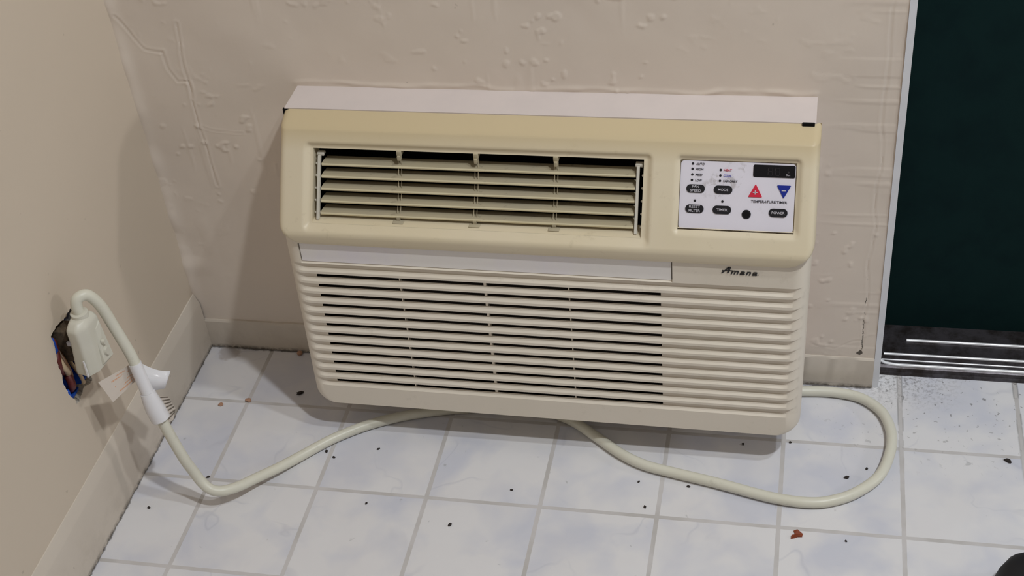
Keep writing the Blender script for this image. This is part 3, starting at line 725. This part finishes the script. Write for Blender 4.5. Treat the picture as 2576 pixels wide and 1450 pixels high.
m = MB(); m.box(.34, .43, -1.34, -1.32, 1.84, 1.88); m.box(.34, .43, -1.26, -1.24, 1.84, 1.88); loc(m.build('prong', M_RAIL, pb))
# white film wrap round the cord and its two paper flags
def sub(z0, z1): return [p for p in cp if z1 <= p.z <= z0 and p.x > .6 and p.x < 1.1]
w1 = sub(1.56, 1.26); loc(MB().tube([p[:] for p in w1], [.054]*len(w1), 20).build('film_wrap', M_TAPE, PC, 60))
w2 = sub(1.28, .98); n = len(w2); loc(MB().tube([p[:] for p in w2], [.056+.026*math.sin(math.pi*min(1, (i+1)/(n*.7))*.5) for i in range(n)], 20).build('film_wrap', M_TAPE, PC, 60))
def sheet(name, pts3, mat, thick=.004):
    a = [Vector(p) for p in pts3]; nrm = (a[1]-a[0]).cross(a[-1]-a[0]).normalized()*thick
    m = MB().prism([p[:] for p in a], [(p+nrm)[:] for p in a]); return loc(m.build(name, mat, PC)), a, nrm
def hitx(y, z, x): return (x, y, z)
tg, a, nrm = sheet('warning_tag', [(.56, -1.43, 1.545), (.70, -1.16, 1.50), (.74, -1.14, 1.345), (.62, -1.42, 1.32)], M_TAG)
def tagpt(u, v): 
    A_, B_, C_, D_ = a; p = (A_*(1-u)+B_*u)*(1-v)+(D_*(1-u)+C_*u)*v; return p
sgn = 1 if nrm.dot(Vector((6.08, -8.78, 8.9))-a[0]) > 0 else -1
for ln, s in enumerate(('WARNING', 'RISK OF ELECTRIC SHOCK', 'DO NOT REMOVE', 'DO NOT USE IF DAMAGED', 'NOT REPAIR CORD FROM', 'MACHINE')):
    pass
R_ = random.Random(3)
m = MB()
for ln, (v0, u0, u1) in enumerate(((.12, .50, .82), (.25, .30, .92), (.37, .48, .80), (.53, .30, .97), (.67, .30, .99), (.81, .34, .97))):
    u = u0
    while u < u1:
        wd = R_.uniform(.03, .06); q = [tagpt(u, v0), tagpt(min(u+wd, u1), v0), tagpt(min(u+wd, u1), v0+.06), tagpt(u, v0+.06)]
        n0 = nrm*(1.15 if sgn > 0 else -.15); n1 = nrm*(1.3 if sgn > 0 else -.3); m.prism([(p+n0)[:] for p in q], [(p+n1)[:] for p in q]); u += wd+.012
loc(m.build('warning_print', M_TAGINK, tg))
def curved_flag():
    v = []; f = []; N = 8
    for i in range(N+1):
        t = i/N; A0 = Vector((.775, -1.15, 1.555))*(1-t)+Vector((.985, -1.045, 1.355))*t; B0 = Vector((.835, -1.215, 1.26))*(1-t)+Vector((.94, -1.13, 1.235))*t
        dz = .10*t*(1-t)*-1.6; A0.z += dz; v += [A0[:], B0[:]]
    for i in range(N): f.append((2*i, 2*i+2, 2*i+3, 2*i+1))
    o = mesh('paper_flag', v, f, M_TAPE, PC, 60); s = o.modifiers.new('thickness', 'SOLIDIFY'); s.thickness = .0006; return loc(o)
curved_flag()
fan = [(.885, -1.20, 1.20), (.955, -1.15, 1.16), (.995, -1.165, 1.04), (.97, -1.21, .945), (.93, -1.235, .93)]
st, a, nrm = sheet('striped_label', fan, M_TAG)
m = MB()
for i in range(7):
    t = i/6.5; p0 = Vector(fan[0]).lerp(Vector(fan[4]), t*.95+.02); q = Vector(fan[1]).lerp(Vector(fan[2]), min(1, t*1.3)).lerp(Vector(fan[3]), max(0, t-.7)); d = Vector((0, 0, -.013))
    c = Vector((6.08, -8.78, 8.88)); e_ = (c-p0).normalized()*.004; f_ = (c-p0).normalized()*.007
    m.prism([(p0+e_)[:], (q+e_)[:], (q+e_+d)[:], (p0+e_+d)[:]], [(p0+f_)[:], (q+f_)[:], (q+f_+d)[:], (p0+f_+d)[:]])
loc(m.build('stripe_print', M_STRIPEINK, st))

# ------------------------------------------------------------------ debris on the floor
def crumb(name, x, y, r, mat, label, cat, seed, flat=.5, jit=.35, el=1., rot=0):
    m = MB(); m.blob((0, 0, 0), r*el, r/el, r*flat, seed, jit); o = m.build(name, mat, None, 40)
    zmin = min(q.co.z for q in o.data.vertices); o.location = (x*T, y*T, -zmin); o.rotation_euler = (0, 0, rot); tag(o, label, cat); return o
def leaf():
    pts = [(0, 0), (.03, .01), (.075, -.02), (.07, -.055), (.035, -.06), (.01, -.075), (-.02, -.085), (-.015, -.055), (.012, -.035)]
    m = MB(); lo = [(x, y, .001) for x, y in pts]; hi = [(x, y, .010+.010*math.sin(i*2)) for i, (x, y) in enumerate(pts)]
    m.prism(lo, hi); o = m.build('leaf_scrap', M_LEAF, None); o.location = V(6.125, -1.03, 0); tag(o, 'small rust-brown leaf scrap on the tiles at the lower right', 'leaf')
leaf()
crumb('bug_husk', 1.671, -.751, .026, M_SPECK, 'dark curled bug husk beside the rising stretch of cord', 'debris', 1, .8, .3)
crumb('pebble', 1.002, .011, .026, M_TAN, 'tan crumb on a grout crossing near the left corner', 'debris', 2, .5, .3, 1.1)
crumb('pebble', .753, -.068, .022, M_TAN, 'tan crumb on the tile left of the grout crossing near the left corner', 'debris', 3, .4)
crumb('pebble', 1.30, .70, .028, M_TAN, 'pinkish pebble against the back baseboard left of the air conditioner', 'debris', 4, .9, .08)
crumb('grit', 1.475, .156, .024, M_SPECK, 'black grit lump in the shadow left of the air conditioner', 'debris', 5, .5, .4, 1.3, .6)
crumb('grit', 7.868, -.057, .024, M_SPECK, 'black grit near the right edge below the doorway', 'debris', 6, .5, .3, 1.4, -.6)
for i, (x, y, r, lab) in enumerate([
        (3.725, -.836, .011, 'black speck on the tile below the middle of the air conditioner'), (4.803, -.621, .011, 'black speck close under the front of the cord bend'),
        (4.888, -.904, .012, 'black speck just above a grout line in the lower middle'), (5.23, -.635, .013, 'black speck just under the cord right of centre'),
        (3.278, -1.285, .016, 'dark elongated crumb in the lower middle of the floor'), (1.958, -.557, .015, 'dark crumb just above a grout line below the left end of the grille'),
        (2.046, -.622, .012, 'black speck just right of the grout line below the left end of the grille'), (2.425, -.478, .012, 'black speck on the tile below the left part of the grille'),
        (2.495, -1.128, .012, 'black speck on the lower left tiles right of the cord bend'), (.567, -1.393, .014, 'black speck near the left baseboard'),
        (.97, -.982, .014, 'black crumb touching the cord above its lowest bend'), (5.655, -.083, .012, 'black speck in the shadow under the right end of the air conditioner'),
        (6.06, -.02, .012, 'black speck on the grout line beside the lower right corner of the air conditioner'), (6.544, -.387, .018, 'brown crumb inside the loop of the cord'),
        (6.708, -.268, .012, 'black speck inside the loop of the cord near its right side'), (6.543, -1.09, .010, 'black speck right of the rust-brown leaf scrap')]):
    crumb('speck', x, y, r, M_SPECK, lab, 'debris', 20+i, .5, .3, 1.2, i)
# made-up toe shape standing in for a dark out-of-focus blur, lower right
sh = empty('shoe', (7.72, -1.32, 0), math.radians(-52)); tag(sh, 'black shoe, only its rounded toe in view, cut off by the bottom right corner', 'shoe')
def outline(k, z, dx=0): return [(dx+x*1.0, y*k, z) for x, y in SH]
SH = [(0, 0), (.04, .17), (.16, .29), (.38, .345), (.62, .34), (.95, .28), (1.3, .255), (1.65, .28), (1.88, .23), (1.96, .08), (1.96, -.08), (1.88, -.22), (1.65, -.27), (1.3, -.25), (.95, -.28), (.62, -.33), (.38, -.335), (.16, -.28), (.04, -.16)]
MB().prism(outline(1, 0), outline(1, .10)).build('sole', M_BLACK, sh, 30)
def upper():
    v = []; n = len(SH); lv = [(.10, .98, 0), (.20, .97, .01), (.30, .88, .04), (.38, .72, .12), (.44, .48, .26)]
    for z, k, d in lv:
        for x, y in SH: t = x/1.96; v.append((.03+(x*(1-d*.5)+d*.98*.6)*.97, y*k, z+max(0, t-.25)*max(0, z-.1)*1.5))
    f = [(a*n+i, a*n+(i+1) % n, (a+1)*n+(i+1) % n, (a+1)*n+i) for a in range(len(lv)-1) for i in range(n)]+[tuple(range((len(lv)-1)*n, len(lv)*n))]
    mesh('upper', v, f, M_BLACK, sh, 80)  # top shell of the added toe shape
upper()
